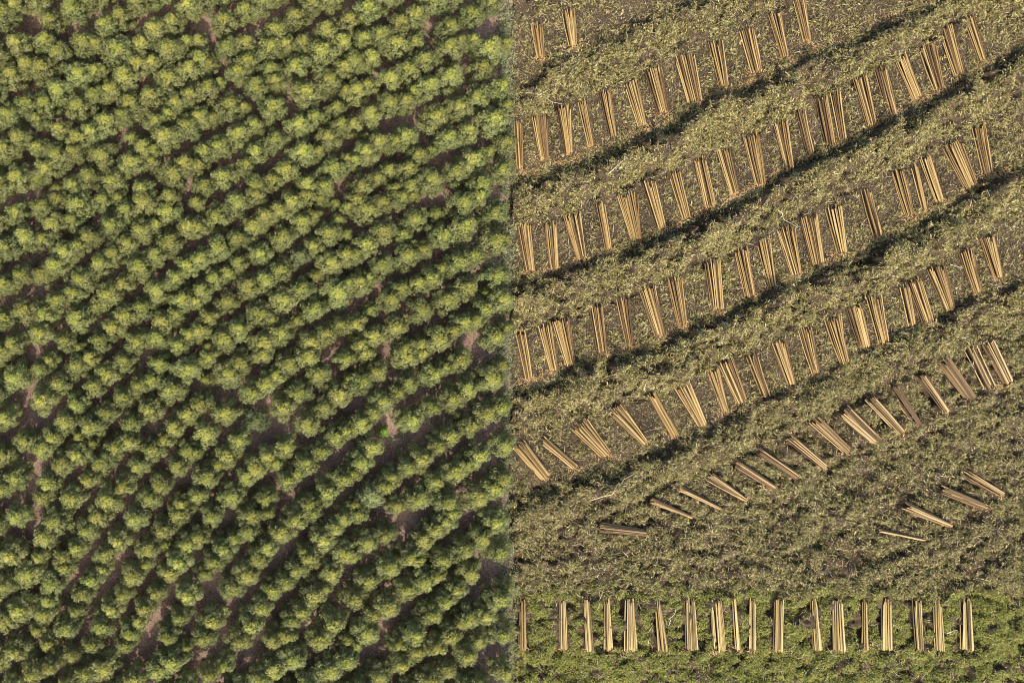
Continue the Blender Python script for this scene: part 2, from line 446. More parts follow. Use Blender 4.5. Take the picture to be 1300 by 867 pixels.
# crowns as they stand in the plantation: block origin, then centre and radius of each (4.335 units = 1 ground pixel); p pale, d dull
STAND = {
(45, 45): '60,40,60 130,100,55 265,50,65 330,50,45 460,90,75 585,55,60 735,85,75 835,40,40 45,190,65 240,225,65 330,205,50 375,200,40 500,235,70 565,165,60 645,160,50 735,245,70 845,190,55 125,310,65 60,380,60 240,395,65 330,335,55 410,300,55 640,345,60 520,380,65 480,440,50 780,370,55 850,330,50 735,440,45 20,460,50 140,520,50 395,475,65 315,530,60 235,570,60 660,480,55 715,560,65 835,500,65 20,620,50 535,565,40 600,625,60 525,705,65 365,670,65 120,670,70 215,640,55 60,740,60 640,700,45 295,775,55 215,820,55 425,800,65 760,770,70 820,710,60 595,845,55 20,800,45 130,850,40 660,640,45',
(245, 45): '35,40,45 190,75,60 290,45,50 420,75,60 510,50,50 600,45,50 710,95,75 820,45,55 35,140,65 85,165,45 300,150,60 245,205,55 565,175,65 430,195,55 455,255,50 350,290,65 80,295,55 150,265,35d 20,340,50 745,260,65 830,180,50 620,320,70 205,390,65 440,400,65 280,400,35 840,310,45 785,410,50 30,450,55 115,460,45d 580,500,65 670,450,50 335,500,50 245,545,60 745,560,60 810,500,55 450,580,60 140,610,60 340,645,55 600,650,70 60,640,55 690,640,40 290,720,50 510,740,60 165,780,60 440,800,50 30,720,50 770,730,65 350,830,60 60,830,55 630,830,60 850,680,40 720,830,50',
(445, 45): '20,150,60 110,130,55 70,30,50 250,55,60 350,40,50 545,70,75 600,40,40 755,80,70 670,30,40 400,140,60 315,200,60 210,250,60 425,280,60 545,230,65 720,180,55 845,50,40 30,310,60 85,280,45 340,310,45 210,370,60 300,370,50 110,445,60 820,290,55 690,345,70 590,395,60 460,450,65 15,490,50 850,390,40 780,470,70 640,540,60 530,570,60 300,560,60 235,590,50 155,590,55 85,640,60 845,600,55 20,690,45 370,665,55 310,740,55 440,640,35 750,650,45 660,690,65 575,755,60 205,745,45 145,785,45 830,740,55 60,830,60 440,800,65 710,825,65 320,830,55 240,850,45 80,560,30d',
(45, 245): '40,80,60 130,35,50 240,70,70 375,40,55 600,50,65 500,95,55 730,100,65 740,20,50 465,25,45 100,170,60 205,150,55 425,175,60 55,250,50 300,245,60 240,290,50 585,205,65 665,175,45 510,285,55 740,270,65 840,185,55 165,330,60 430,335,60 360,390,60 670,345,55 110,400,60 575,410,65 50,450,60 255,470,65 775,470,55 835,400,60 490,495,55 215,550,55 400,555,65 670,540,60 125,590,60 590,630,60 500,670,65 810,590,60 60,660,65 240,695,70 345,625,45d 430,735,60 705,710,60 775,670,50 35,770,55 360,810,60 170,810,55 560,820,60 670,800,60 790,835,50 845,780,50 850,560,45 245,850,40',
(245, 245): '25,60,45 240,55,65 135,130,70 25,190,55 345,20,50 545,50,60 470,100,55 400,130,55 335,185,60 625,20,50 700,30,45 780,60,35d 600,160,60 665,130,45 800,150,40d 845,80,35 745,225,65 490,250,65 840,230,40 145,300,65 245,255,55 370,330,55 40,365,60 660,290,50 590,350,50p 840,340,55 755,390,60 255,390,50 115,470,55 190,440,45 485,430,60 395,480,60 680,455,45d 310,520,65 55,540,55 595,530,60 195,600,60 495,590,65 790,550,75 370,665,65 85,690,55 665,640,60 430,700,45 20,590,45 250,755,65 170,805,65 480,775,60 575,700,45d 815,730,50 735,775,55 40,760,55 390,825,65 650,825,60 90,850,40 850,500,40',
(445, 245): '90,100,65 175,60,55 30,40,50 275,30,50 340,20,40 610,60,65 700,20,50 470,115,45d 790,110,65 350,150,60 620,185,70 500,235,65 175,215,65 285,230,45 790,265,70 80,285,60 850,260,30 20,340,55 310,345,65 395,310,50 170,400,60 590,385,65 670,345,55 800,450,65 45,500,65 100,460,40 440,470,60 490,420,40 365,500,50 275,530,55 215,590,60 630,520,65 530,590,65 830,590,60 110,645,45d 390,640,60 735,635,60 30,715,50 245,740,65 680,700,50 615,715,55 480,800,65 560,760,50 120,790,60 60,830,55 790,790,60 850,740,40 300,850,50 380,830,45 730,550,30d',
(45, 445): '85,45,45 30,100,50 240,80,65 310,40,50 490,60,60 685,75,55 840,100,70 400,125,60 140,180,60 330,190,60 570,185,50 645,155,50 750,215,70 50,265,65 490,255,55 230,285,60 635,315,60 170,385,60 400,340,55 840,350,60 310,415,65 530,400,60 100,465,60 770,420,55 50,535,60 250,470,40 440,535,60 520,500,50 720,480,55 235,560,60 650,540,60 155,620,65 330,505,35 370,610,60 840,550,60 570,630,55 300,700,50 790,635,55 75,720,60 495,735,60 690,730,60 50,800,55 210,805,60 400,820,65 630,810,55 795,780,22d 800,840,50 510,770,45',
(245, 445): '85,40,50 260,70,60 195,130,65 385,20,50 15,110,50 70,160,40d 525,70,60 460,130,55 400,180,60 325,230,55 630,30,60 690,130,60 40,285,60 580,225,65 840,40,50 180,345,65 500,305,60 800,240,65 720,310,55 340,385,60d 70,450,65 630,405,65 850,150,30 250,495,55 510,530,55 780,470,60 840,430,50 185,575,60 415,580,55 455,615,45 705,550,50 345,640,60 620,620,65 300,690,55 75,690,65 525,710,50 20,560,40 400,800,55 820,700,60 215,795,65 740,770,60 30,790,50 140,620,45 640,830,55 570,670,45',
(445, 445): '80,15,50 300,35,60 390,15,45 600,50,60 140,110,55 60,170,65 450,130,60 520,85,45 320,180,55 255,230,50 170,280,55 770,150,65 640,210,60 560,265,65 820,80,45 120,340,50 440,310,50 330,380,60 60,400,55 15,430,45 740,340,60 820,310,60 650,410,60 115,530,60 540,470,60 475,520,50 830,520,60 390,590,60 55,610,60 700,575,60 575,660,65 310,640,50 640,630,45 220,700,60 15,670,45 465,720,55 115,795,65p 830,700,60 190,740,50 780,750,60 375,810,65 690,800,65 530,830,60 250,845,50 20,840,45',
(45, 645): '115,65,70 345,40,60 555,50,60 795,30,60 285,110,60 55,155,65 460,165,55 710,110,60 240,210,50 840,190,55 160,260,55 390,245,60 620,215,60 30,260,45 790,280,60 165,315,50 540,360,60 380,320,40 740,350,55 100,400,65 310,385,55 610,300,40 265,460,55 485,460,50 670,455,50 840,460,60 80,500,50 425,535,55 610,540,55 225,560,45 55,570,55 175,650,60 365,645,60 575,610,45 800,590,50 525,670,60 730,685,60 20,660,40 315,735,50 500,745,50 80,740,50d 715,190,35 840,750,30',
(245, 645): '105,30,60 320,35,60 30,150,55 300,120,60 225,160,45 480,130,65 570,50,65 170,210,60 720,160,65 655,20,50 410,15,40 120,290,60 415,210,55 360,265,60 830,50,50 780,100,50 70,345,45 835,240,60 640,270,60 295,360,60 755,350,60 570,330,60 220,430,65 15,460,50 510,395,55 440,440,60 665,470,65 840,500,55 380,535,60 600,560,55 110,610,65 320,630,65 545,605,50 65,700,60 260,710,60 770,620,65 510,690,55 440,715,55 700,710,65 610,230,40 845,710,40 725,430,40',
(445, 645): '40,25,50 190,140,55 90,180,60 520,60,55 460,110,60 400,170,60 550,20,50 790,60,65 710,160,60 770,110,45 330,260,65 620,220,60 810,235,60 15,260,40 505,280,60 210,315,60 380,275,40 95,390,60 400,395,65 650,350,60 310,440,60 470,360,50 580,430,55 20,490,60 200,530,65 810,490,65 520,500,55 440,570,60 120,575,50 850,430,40 640,600,65 740,575,55 85,680,65 345,690,65 540,690,65 30,740,40 700,720,50 830,680,60 260,730,50 590,620,40',
}
trees = []
edge = random.Random(9)
for (ox, oy), text in STAND.items():
    for item in text.split():
        tone = item[-1] if item[-1] in 'pd' else ''
        u, v, r = (float(q) for q in item.rstrip('pd').split(','))
        x, y, r = ox + u / 4.335, oy + v / 4.335, r / 4.335
        x = min(x, 657 + edge.uniform(-3, 6) - r)
        trees.append([x, y, r, tone])
# drop near duplicates where two blocks meet
keep = []
for t in sorted(trees, key=lambda q: -q[2]):
    if all((t[0] - k[0]) ** 2 + (t[1] - k[1]) ** 2 > (0.42 * (t[2] + k[2])) ** 2 for k in keep):
        keep.append(t)
trees = keep

def tree_ground(x, y, mid_h):
    """foot of a tree whose crown middle is seen over ground pixel x, y"""
    k = 1 - mid_h / CAM_H
    return NADIR[0] + (gx(x) - NADIR[0]) * k, NADIR[1] + (gy(y) - NADIR[1]) * k

# the block runs on past the picture in the same rows
rows = random.Random(3)
margin = []
ca, sa = math.cos(R(30)), math.sin(R(30))
for i in range(-45, 60):
    for j in range(-45, 60):
        a, c = i * 27 + rows.uniform(-5, 5), j * 37 + rows.uniform(-4, 4)
        x, y = 330 + a * ca + c * sa, 430 - a * sa + c * ca
        if not (-90 < x < 640 and -90 < y < 960) or (48 < x and 50 < y < 812):
            continue
        if all((x - t[0]) ** 2 + (y - t[1]) ** 2 > 20 ** 2 for t in trees):
            margin.append([x, y, rows.uniform(11.5, 15.5), ''])

singles = sorted([t for t in trees if 50 < t[0] < 645 and 52 < t[1] < 812], key=lambda q: (q[3] != 'p', -q[2]))[:300]
ids = set(id(t) for t in singles)
mass = [t for t in trees if id(t) not in ids] + margin

UNITS = 'zero one two three four five six seven eight nine ten eleven twelve thirteen fourteen fifteen sixteen seventeen eighteen nineteen'.split()
TENS = ' ten twenty thirty forty fifty sixty seventy eighty ninety'.split(' ')
def said(n):
    return UNITS[n] if n < 20 else TENS[n // 10] + ('-' + UNITS[n % 10] if n % 10 else '')
def where(x, y):
    return '%s percent across and %s percent down the picture' % (said(round(x / 13.0)), said(round(y / 8.67)))

def tree_place(t, rg):
    x, y, r, tone = t
    sr = r * S / 1.42
    sh = (0.90 + 0.10 * sr) * rg.uniform(0.93, 1.06) * (0.78 if tone == 'd' else 1.0)
    if r < 11:
        sh *= 0.88
    X, Y = tree_ground(x, y, 3.8 * sh)
    row_dir = R(30 + 22 * (1 - float(smooth(50, 400, x))) * float(smooth(420, 780, y)))
    return X, Y, float(floor_z(np.array(650 + X / S), np.array(433.5 - Y / S))), sr * 1.10, sh, row_dir + rg.choice((0, math.pi)) + rg.uniform(-0.3, 0.3)

tr = random.Random(11)
for n, t in enumerate(singles):
    X, Y, Z, sr, sh, rot = tree_place(t, tr)
    trunk, crown = PALE if t[3] == 'p' else DIM[n % 3] if t[3] == 'd' else VARIANTS[tr.randrange(len(VARIANTS))]
    size = 'broad' if t[2] >= 14.9 else 'middling' if t[2] >= 13.7 else 'narrow'
    look = 'pale grey-green' if t[3] == 'p' else 'dull green overtopped' if t[3] == 'd' else size + ' olive-green yellow-tipped'
    lab = look + ' plantation tree, ' + where(t[0], t[1])
    e = link('plantation_tree', None, loc=(X, Y, Z), label=lab, category='tree', group='trees of the plantation on the left')
    e.rotation_euler.z = rot
    e.scale = (sr * 1.10, sr * 0.99, sh)
    link('trunk', trunk, e)
    link('crown', crown, e)

# the trees past the three hundred: one mass, drawn from the same kinds
src = bpy.data.collections.new('mass_tree_kinds')
def joined(trunk, crown, name):
    """one mesh of a trunk and a crown, with both materials"""
    me = bpy.data.meshes.new(name)
    nv, parts = 0, []
    tv = np.empty(len(trunk.vertices) * 3, np.float32); trunk.vertices.foreach_get('co', tv)
    cv = np.empty(len(crown.vertices) * 3, np.float32); crown.vertices.foreach_get('co', cv)
    tf = np.empty(len(trunk.loops), np.int32); trunk.loops.foreach_get('vertex_index', tf)
    cf = np.empty(len(crown.loops), np.int32); crown.loops.foreach_get('vertex_index', cf)
    nt_ = len(trunk.vertices)
    fl = {}
    for key in ('vary', 'young'):
        q = np.empty(len(crown.vertices), np.float32)
        crown.attributes[key].data.foreach_get('value', q)
        fl[key] = np.concatenate([np.zeros(nt_, np.float32), q])
    me = np_mesh(name, np.concatenate([tv, cv]).reshape(-1, 3), np.concatenate([tf, cf + nt_]).reshape(-1, 4), M_BARK, floats=fl)
    me.materials.append(crown.materials[0])
    idx = np.concatenate([np.zeros(len(tf) // 4, np.int32), np.ones(len(cf) // 4, np.int32)])
    me.polygons.foreach_set('material_index', idx)
    return me
for i, (t_, c_) in enumerate(VARIANTS[:8]):
    src.objects.link(bpy.data.objects.new('mass_tree_kind_%d' % i, joined(t_, c_, 'mass_tree_kind')))
pts = np.array([tree_place(t, tr) for t in mass])
pm = bpy.data.meshes.new('far_plantation_trees')
pm.vertices.add(len(pts))
pm.vertices.foreach_set('co', np.ascontiguousarray(pts[:, :3], np.float32).ravel())
at = pm.attributes.new('size', 'FLOAT_VECTOR', 'POINT')
at.data.foreach_set('vector', np.ascontiguousarray(pts[:, [3, 3, 4]] * (1.10, 0.99, 1.0), np.float32).ravel())
at = pm.attributes.new('turn', 'FLOAT_VECTOR', 'POINT')
at.data.foreach_set('vector', np.stack([pts[:, 5] * 0, pts[:, 5] * 0, pts[:, 5]], 1).astype(np.float32).ravel())
at = pm.attributes.new('pick', 'INT', 'POINT')
at.data.foreach_set('value', RNG.integers(0, 8, len(pts)).astype(np.int32))
mass_o = link('plantation_trees', pm, kind='stuff', label='remaining trees of the plantation, between the others and along its edges', category='trees')
ng = bpy.data.node_groups.new('tree_mass', 'GeometryNodeTree')
ng.interface.new_socket('Geometry', in_out='INPUT', socket_type='NodeSocketGeometry')
ng.interface.new_socket('Geometry', in_out='OUTPUT', socket_type='NodeSocketGeometry')
gi, go = ng.nodes.new('NodeGroupInput'), ng.nodes.new('NodeGroupOutput')
ci = ng.nodes.new('GeometryNodeCollectionInfo')
ci.inputs['Collection'].default_value = src
ci.inputs['Separate Children'].default_value = True
iop = ng.nodes.new('GeometryNodeInstanceOnPoints')
iop.inputs['Pick Instance'].default_value = True
def named(key, dt):
    n = ng.nodes.new('GeometryNodeInputNamedAttribute')
    n.data_type = dt
    n.inputs['Name'].default_value = key
    return n.outputs['Attribute']
ng.links.new(gi.outputs[0], iop.inputs['Points'])
ng.links.new(ci.outputs[0], iop.inputs['Instance'])
ng.links.new(named('size', 'FLOAT_VECTOR'), iop.inputs['Scale'])
e2r = ng.nodes.new('FunctionNodeEulerToRotation')
ng.links.new(named('turn', 'FLOAT_VECTOR'), e2r.inputs[0])
ng.links.new(e2r.outputs[0], iop.inputs['Rotation'])
ng.links.new(named('pick', 'INT'), iop.inputs['Instance Index'])
ng.links.new(iop.outputs[0], go.inputs[0])
md = mass_o.modifiers.new('trees', 'NODES')
md.node_group = ng

# bright young sapling in the alley
sap_t, sap_c = make_tree_meshes(300, M_LEAF_BRIGHT, 60)
X, Y = tree_ground(489, 549, 3.0)
e = link('sapling', None, loc=(X, Y, 0), label='bright green sapling alone in the bare alley between two tree rows', category='sapling')
e.scale = (0.5, 0.5, 0.42)
link('trunk', sap_t, e)
link('crown', sap_c, e)

# ------------------------------------------------------------------ log piles
def make_log(seed, mat):
    rg = np.random.default_rng(seed)
    sides = 7
    ys = np.array([-0.5, 0.02, 0.5])
    off = rg.normal(size=(3, 2)) * 0.28
    v = []
    for i, y in enumerate(ys):
        r = (1.0, 0.88, 0.72)[i]
        a = np.arange(sides) * 2 * math.pi / sides + 0.2
        v.append(np.stack([off[i, 0] + r * np.cos(a), np.full(sides, y), off[i, 1] + r * np.sin(a)], 1))
    v = np.concatenate(v)
    me = bpy.data.meshes.new('log')
    f = [(i * sides + j, (i + 1) * sides + j, (i + 1) * sides + (j + 1) % sides, i * sides + (j + 1) % sides) for i in range(2) for j in range(sides)]
    f += [tuple(range(sides)), tuple(reversed(range(2 * sides, 3 * sides)))]
    me.from_pydata([tuple(q) for q in v], [], f)
    me.materials.append(mat)
    me.materials.append(M_CUT)
    for p in me.polygons[:-2]:
        p.use_smooth = True
    for p in me.polygons[-2:]:
        p.material_index = 1
    me.update()
    return me
LOGS = {'tan': [make_log(i, M_LOG) for i in range(8)], 'straw': [make_log(20 + i, M_LOG_STRAW) for i in range(8)], 'grey': [make_log(40 + i, M_LOG_GREY) for i in range(8)]}

def z_(ox, oy, k):
    return lambda u, v: (ox + u / k, oy + v / k)
Z3, Z4, Z5, Z6 = z_(650, 40, 3.335), z_(950, 40, 3.335), z_(650, 290, 3.335), z_(950, 290, 3.335)
Z7, Z8 = z_(650, 540, 2.99), z_(950, 540, 2.99)
Q = 3.335
# each pile: top centre, butt centre, width at top, width at butt (ground pixels)
PILES = {
0: [(Z3(102, -25), Z3(120, 115), 17, 12), (Z3(235, -80), Z3(255, 66), 18, 11)],
1: [((656.5, 156), Z3(33, 583), 12, 10), (Z3(112, 355), Z3(137, 545), 21, 13), (Z3(212, 320), Z3(238, 520), 19, 12), (Z3(295, 300), Z3(332, 485), 14, 9),
    (Z3(388, 255), Z3(425, 445), 15, 10), (Z3(500, 215), Z3(550, 400), 20, 13), (Z3(592, 160), Z3(640, 345), 24, 16), (Z3(720, 105), Z3(770, 300), 26, 19),
    (Z3(858, 48), Z3(895, 237), 22, 13), (Z4(-15, -10), Z4(32, 176), 21, 15), (Z4(105, -70), Z4(150, 112), 18, 10), (Z4(205, -140), Z4(245, 46), 17, 10)],
2: [((663.5, 284), (672.5, 344), 19, 13), ((698, 284), (703, 341), 17, 12), ((725, 271), (738, 329), 25, 13), ((761, 257), (771.5, 316), 14, 10), ((793, 247), (807, 305), 25, 14),
    (Z3(575, 640), Z3(630, 835), 20, 14), (Z3(680, 590), Z3(735, 792), 16, 11), (Z3(788, 540), Z3(838, 745), 17, 16), (Z3(890, 500), Z3(942, 690), 20, 13), ((952, 172), (965, 235), 24, 15),
    (Z4(130, 382), Z4(170, 585), 21, 11), (Z4(213, 335), Z4(260, 522), 12, 9), (Z4(303, 285), Z4(342, 482), 17, 13), (Z4(362, 260), Z4(396, 460), 15, 10), (Z4(463, 195), Z4(517, 398), 19, 13),
    (Z4(550, 160), Z4(605, 357), 18, 11), (Z4(635, 105), Z4(712, 288), 18, 14), (Z4(745, 60), Z4(800, 247), 22, 13), (Z4(820, -20), Z4(885, 187), 19, 13), (Z4(925, -60), Z4(987, 132), 16, 9)],
3: [((660.5, 421), (671.5, 480), 16, 11), (Z5(135, 410), Z5(176, 597), 19, 11), (Z5(203, 385), Z5(247, 577), 25, 15), (Z5(352, 328), Z5(381, 527), 19, 15), (Z5(463, 290), Z5(496, 497), 18, 10),
    (Z5(567, 250), Z5(625, 452), 24, 15), (Z5(682, 213), Z5(720, 417), 21, 13), (Z5(843, 135), Z5(866, 347), 21, 16), (Z5(963, 88), Z5(1006, 287), 19, 15),
    (Z6(57, 48), Z6(97, 247), 18, 10), ((995, 290), Z6(200, 197), 25, 13), ((1025, 275), Z6(290, 152), 26, 18), ((1055, 263), (1067, 321), 22, 12), (Z4(488, 680), (1113, 300), 13, 13),
    (Z4(622, 590), Z4(677, 777), 16, 12), (Z4(695, 570), Z4(742, 757), 10, 7), (Z4(740, 530), Z4(807, 722), 17, 12), (Z4(850, 470), Z4(937, 657), 26, 18), (Z4(968, 402), Z4(1010, 602), 20, 15)],
4: [((658, 564), (692, 605), 21, 15), ((687, 557), (730, 593), 12, 9), ((733, 537), (768, 576), 27, 16), ((780, 518), (817, 561), 23, 10), ((827, 502), (856, 552), 12, 12), ((864, 488), (890, 539), 23, 11),
    ((903, 470), (920, 522), 20, 9), ((919, 458), (941, 510), 21, 14), ((951, 450), (971, 504), 15, 10), (Z6(118, 480), Z6(176, 657), 22, 12), (Z6(233, 425), Z6(281, 612), 19, 11),
    (Z6(343, 378), Z6(400, 572), 19, 10), (Z6(438, 333), Z6(486, 502), 20, 15), (Z6(522, 293), Z6(566, 482), 19, 12), (Z6(648, 240), Z6(686, 407), 12, 9), (Z6(692, 218), Z6(755, 392), 20, 15),
    (Z6(783, 163), Z6(847, 347), 23, 12), (Z6(908, 93), Z6(962, 272), 19, 11), ((1249, 300), (1264, 352), 19, 11)],
5: [(Z7(327, 385), Z7(500, 405), 15, 9), (Z7(522, 282), Z7(680, 346), 9, 5), (Z7(632, 235), Z7(786, 311), 9, 6), (Z7(742, 190), Z7(885, 281), 14, 6), ((932, 587), (981, 618), 12, 10),
    ((961, 571), (1010, 604), 11, 10), ((1001, 555), (1046, 592), 13, 10), ((1031, 532), (1074, 572), 17, 12), ((1067, 520), (1110, 559), 21, 15), ((1100, 505), (1140, 548), 15, 12),
    ((1133, 491), (1166, 540), 16, 10), ((1167, 476), (1200, 522), 12, 10), ((1197, 457), (1233, 507), 19, 15), ((1229, 440), (1255, 491), 16, 13), ((1252, 434), (1279, 486), 15, 11)],
6: [(Z8(490, 395), Z8(662, 431), 6, 5), (Z8(587, 304), Z8(756, 376), 14, 7), (Z8(727, 240), Z8(890, 306), 14, 11), ((1227, 601), (1273, 628), 13, 11)],
7: [],
}
for a, b_, wt, wb in [(40, 40, 25, 36), (190, 198, 27, 40), (277, 291, 25, 33), (358, 366, 24, 38), (443, 449, 40, 56), (544, 570, 22, 46), (671, 683, 45, 55), (768, 786, 40, 54), (837, 854, 13, 22), (909, 911, 22, 28)]:
    PILES[7].append(((650 + a / 2.99, 760), (650 + b_ / 2.99, 824), wt / 2.99, wb / 2.99))
for a, b_, wt, wb in [(108, 107, 40, 42), (245, 263, 28, 40), (330, 341, 40, 56), (435, 440, 18, 24), (518, 523, 36, 46), (630, 646, 34, 38), (706, 719, 22, 36), (822, 832, 38, 52)]:
    PILES[7].append(((950 + a / 2.99, 761), (950 + b_ / 2.99, 824), wt / 2.99, wb / 2.99))

ORD = ['first', 'second', 'third', 'fourth', 'fifth', 'sixth', 'seventh', 'eighth', 'ninth', 'tenth', 'eleventh', 'twelfth', 'thirteenth', 'fourteenth', 'fifteenth', 'sixteenth', 'seventeenth', 'eighteenth', 'nineteenth', 'twentieth']
ROWL = {0: 'at the very top left of the clearing', 1: 'in the topmost slanting row', 2: 'in the second slanting row', 3: 'in the third slanting row', 4: 'in the fourth slanting row',
        5: 'in the lowest slanting row', 6: 'of the four at lower right', 7: 'in the bottom row on green weeds'}
pr = random.Random(21)
FOOT = []
CHIPS = []
tops = []
def pile(row, k, n_row, top, butt, wt, wb):
    tx, ty = gx(top[0]), gy(top[1])
    bx, by = gx(butt[0]), gy(butt[1])
    wt, wb = wt * S, wb * S
    d = Vector((tx - bx, ty - by, 0))
    L = d.length
    d.normalize()
    s = Vector((d.y, -d.x, 0))
    if row == 7:
        shape = 'wide' if wb > 1.55 else 'narrow' if wb < 1.05 else 'middling'
        kind = 'straw'
    else:
        shape = 'wide' if wt > 2.1 else 'narrow' if wt < 1.45 else 'middling'
        kind = 'grey' if row in (5, 6) else 'tan'
    colour = {'tan': 'tan', 'straw': 'straw-coloured', 'grey': 'weathered'}[kind]
    fan = 'fan' if wt > wb * 1.25 else 'bundle'
    lab = '%s %s of %s logs, %s from left %s' % (shape, fan, colour, ORD[k], ROWL[row])
    q = np.linspace(0, 1, 7)
    zs = relief(butt[0] + (top[0] - butt[0]) * q, butt[1] + (top[1] - butt[1]) * q)
    z0 = float(np.percentile(zs, 70)) - 0.02
    e = link('log_pile', None, loc=(bx, by, z0), label=lab, category='log pile', group='log piles laid out on the cleared ground')
    r0 = 0.080
    n = max(4, int(round(max(wt, wb) / 0.135)) + 1)
    if row in (4, 5, 6):
        n = int(n * 1.15) + 1
    layers = 1 if n < 4 else 2 if n < 9 else 3
    order = list(range(n))
    for i in order:
        t = (i + 0.5) / n + pr.uniform(-0.25, 0.25) / n
        if i == 0: t = 0.03
        if i == n - 1: t = 0.97
        lay = pr.choice(((0, 0.6, 1.2, 2.2, 3.2) if row in (4, 5, 6) else (0, 0.6, 1, 1.7, 2.4))[:layers + 2]) if 0 < i < n - 1 else 0
        r = r0 * pr.uniform(0.82, 1.15)
        p0 = Vector((bx, by, 0)) + s * (t - 0.5) * (wb - 0.2) + d * pr.uniform(-0.12, 0.20)
        p1 = Vector((tx, ty, 0)) + s * (t - 0.5 + pr.uniform(-0.02, 0.02)) * (wt - 0.2) + d * (pr.uniform(-0.45, 0.30) - (0.5 if pr.random() < 0.12 else 0))
        p0.z = r + 0.19 * lay + pr.uniform(0.0, 0.06)
        p1.z = r + 0.23 * lay + pr.uniform(0.04, 0.22)
        ax = p1 - p0
        o = link('log', LOGS[kind][pr.randrange(8)], e)
        mid = (p0 + p1) / 2 - Vector((bx, by, 0))
        o.location = mid
        o.rotation_euler = ax.to_track_quat('Y', 'Z').to_euler()
        o.scale = (r, ax.length, r)
    # a second tier on the thick piles
    for i in range(int(n * 0.22)):
        t = pr.uniform(0.18, 0.82)
        r = r0 * pr.uniform(0.8, 1.05)
        p0 = Vector((bx, by, r + 0.20 * layers)) + s * (t - 0.5) * (wb - 0.3) + d * pr.uniform(-0.05, 0.3)
        p1 = Vector((tx, ty, r + 0.27 * layers)) + s * (t - 0.5) * (wt - 0.3) + d * pr.uniform(-0.7, -0.1)
        ax = p1 - p0
        o = link('log', LOGS[kind][pr.randrange(8)], e)
        o.location = (p0 + p1) / 2 - Vector((bx, by, 0))
        o.rotation_euler = ax.to_track_quat('Y', 'Z').to_euler()
        o.scale = (r, ax.length, r)
    FOOT.append((top, butt, wt / S, wb / S))
    CHIPS.append((butt, wb / S))
    tops.append((top, wt / S))
for row, items in PILES.items():
    for k, (top, butt, wt, wb) in enumerate(items):
        pile(row, k, len(items), top, butt, wt, wb)

# single logs lying apart from their piles
def lone_log(a, b_, lab, kind='tan', r=0.11):
    p0 = Vector((gx(a[0]), gy(a[1]), float(relief(np.array(a[0]), np.array(a[1]))) + 0.16))
    p1 = Vector((gx(b_[0]), gy(b_[1]), float(relief(np.array(b_[0]), np.array(b_[1]))) + 0.16))
    ax = p0 - p1
    o = link('loose_log', LOGS[kind][pr.randrange(8)], label=lab, category='log')
    o.location = (p0 + p1) / 2
    o.rotation_euler = ax.to_track_quat('Y', 'Z').to_euler()
    o.scale = (r, ax.length, r)
lone_log(Z8(650, 665), Z8(677, 822), 'single straw-coloured log leaning away from a pile in the green weeds', 'straw')
lone_log(Z3(245, 325), Z3(256, 505), 'single thin log beside a pile in the topmost slanting row')
lone_log(Z3(528, 690), Z3(541, 870), 'single thin log beside a wide fan in the second slanting row')
lone_log(Z6(385, 368), Z6(416, 545), 'single thin log splayed beside a fan in the fourth slanting row')

# ------------------------------------------------------------------ felling litter
def in_pile(px, py, grow=1.5):
    hit = np.zeros(len(px), bool)
    for (t, b_, wt, wb) in FOOT:
        ax, ay = t[0] - b_[0], t[1] - b_[1]
        L = math.hypot(ax, ay)
        ax, ay = ax / L, ay / L
        u = (px - b_[0]) * ax + (py - b_[1]) * ay
        w = (px - b_[0]) * -ay + (py - b_[1]) * ax
        half = (wb + (wt - wb) * np.clip(u / L, 0, 1)) / 2 + grow
        hit |= (u > -1.5) & (u < L + 1.0) & (np.abs(w) < half)
    return hit

def scatter(n, rg, x0=647, x1=1330, y0=-25, y1=895):
    return rg.uniform(x0, x1, n), rg.uniform(y0, y1, n)

PAL_SLASH = np.array([(0.437, 0.384, 0.178), (0.302, 0.259, 0.101), (0.160, 0.138, 0.042), (0.071, 0.071, 0.023), (0.336, 0.259, 0.108), (0.084, 0.063, 0.027), (0.210, 0.200, 0.059)])
PAL_MULCH = np.array([(0.176, 0.136, 0.078), (0.106, 0.081, 0.050), (0.044, 0.034, 0.023), (0.317, 0.255, 0.143), (0.132, 0.097, 0.055), (0.088, 0.077, 0.035), (0.238, 0.194, 0.101)])
PAL_GREEN = np.array([(0.134, 0.155, 0.029), (0.185, 0.205, 0.034), (0.268, 0.268, 0.053), (0.082, 0.103, 0.023), (0.298, 0.268, 0.069), (0.155, 0.159, 0.041)])
PAL_CHIP = np.array([(0.374, 0.217, 0.083), (0.432, 0.289, 0.130), (0.317, 0.164, 0.059), (0.259, 0.158, 0.071), (0.418, 0.315, 0.166)])

def pick(pal, n, rg, spread=0.15):
    return pal[rg.integers(0, len(pal), n)] * (1 + rg.normal(size=(n, 1)) * spread).clip(0.6, 1.5)

def tufts(rg, px, py, size, per, pal_of, leaf_l, leaf_w, flat=0.75):
    """domes of leaves round each centre: branch tops and brush lying on the ground"""
    n = len(px)
    base = relief(px, py)
    k = np.repeat(np.arange(n), per)
    m = len(k)
    d = unit(rg.normal(size=(m, 3)) * (1, 1, 0.7) + (0, 0, 0.5))
    d[:, 2] = np.abs(d[:, 2])
    rr = size[k] * rg.uniform(0.25, 1.0, m) ** 0.6
    C = np.stack([gx(px)[k], gy(py)[k], base[k] - 0.02], 1) + d * rr[:, None] * (1, 1, flat)
    A = unit(d * (1, 1, 0.4) + rg.normal(size=(m, 3)) * 0.6)
    N = unit(d * 0.5 + rg.normal(size=(m, 3)) * 0.55 + (0, 0, 0.7))
    A = unit(A - N * (A * N).sum(1, keepdims=True))
    v, f = blades(C, A, N, rg.uniform(*leaf_l, m), rg.uniform(*leaf_w, m))
    return v, f, np.repeat(pal_of(k, m), 4, 0)

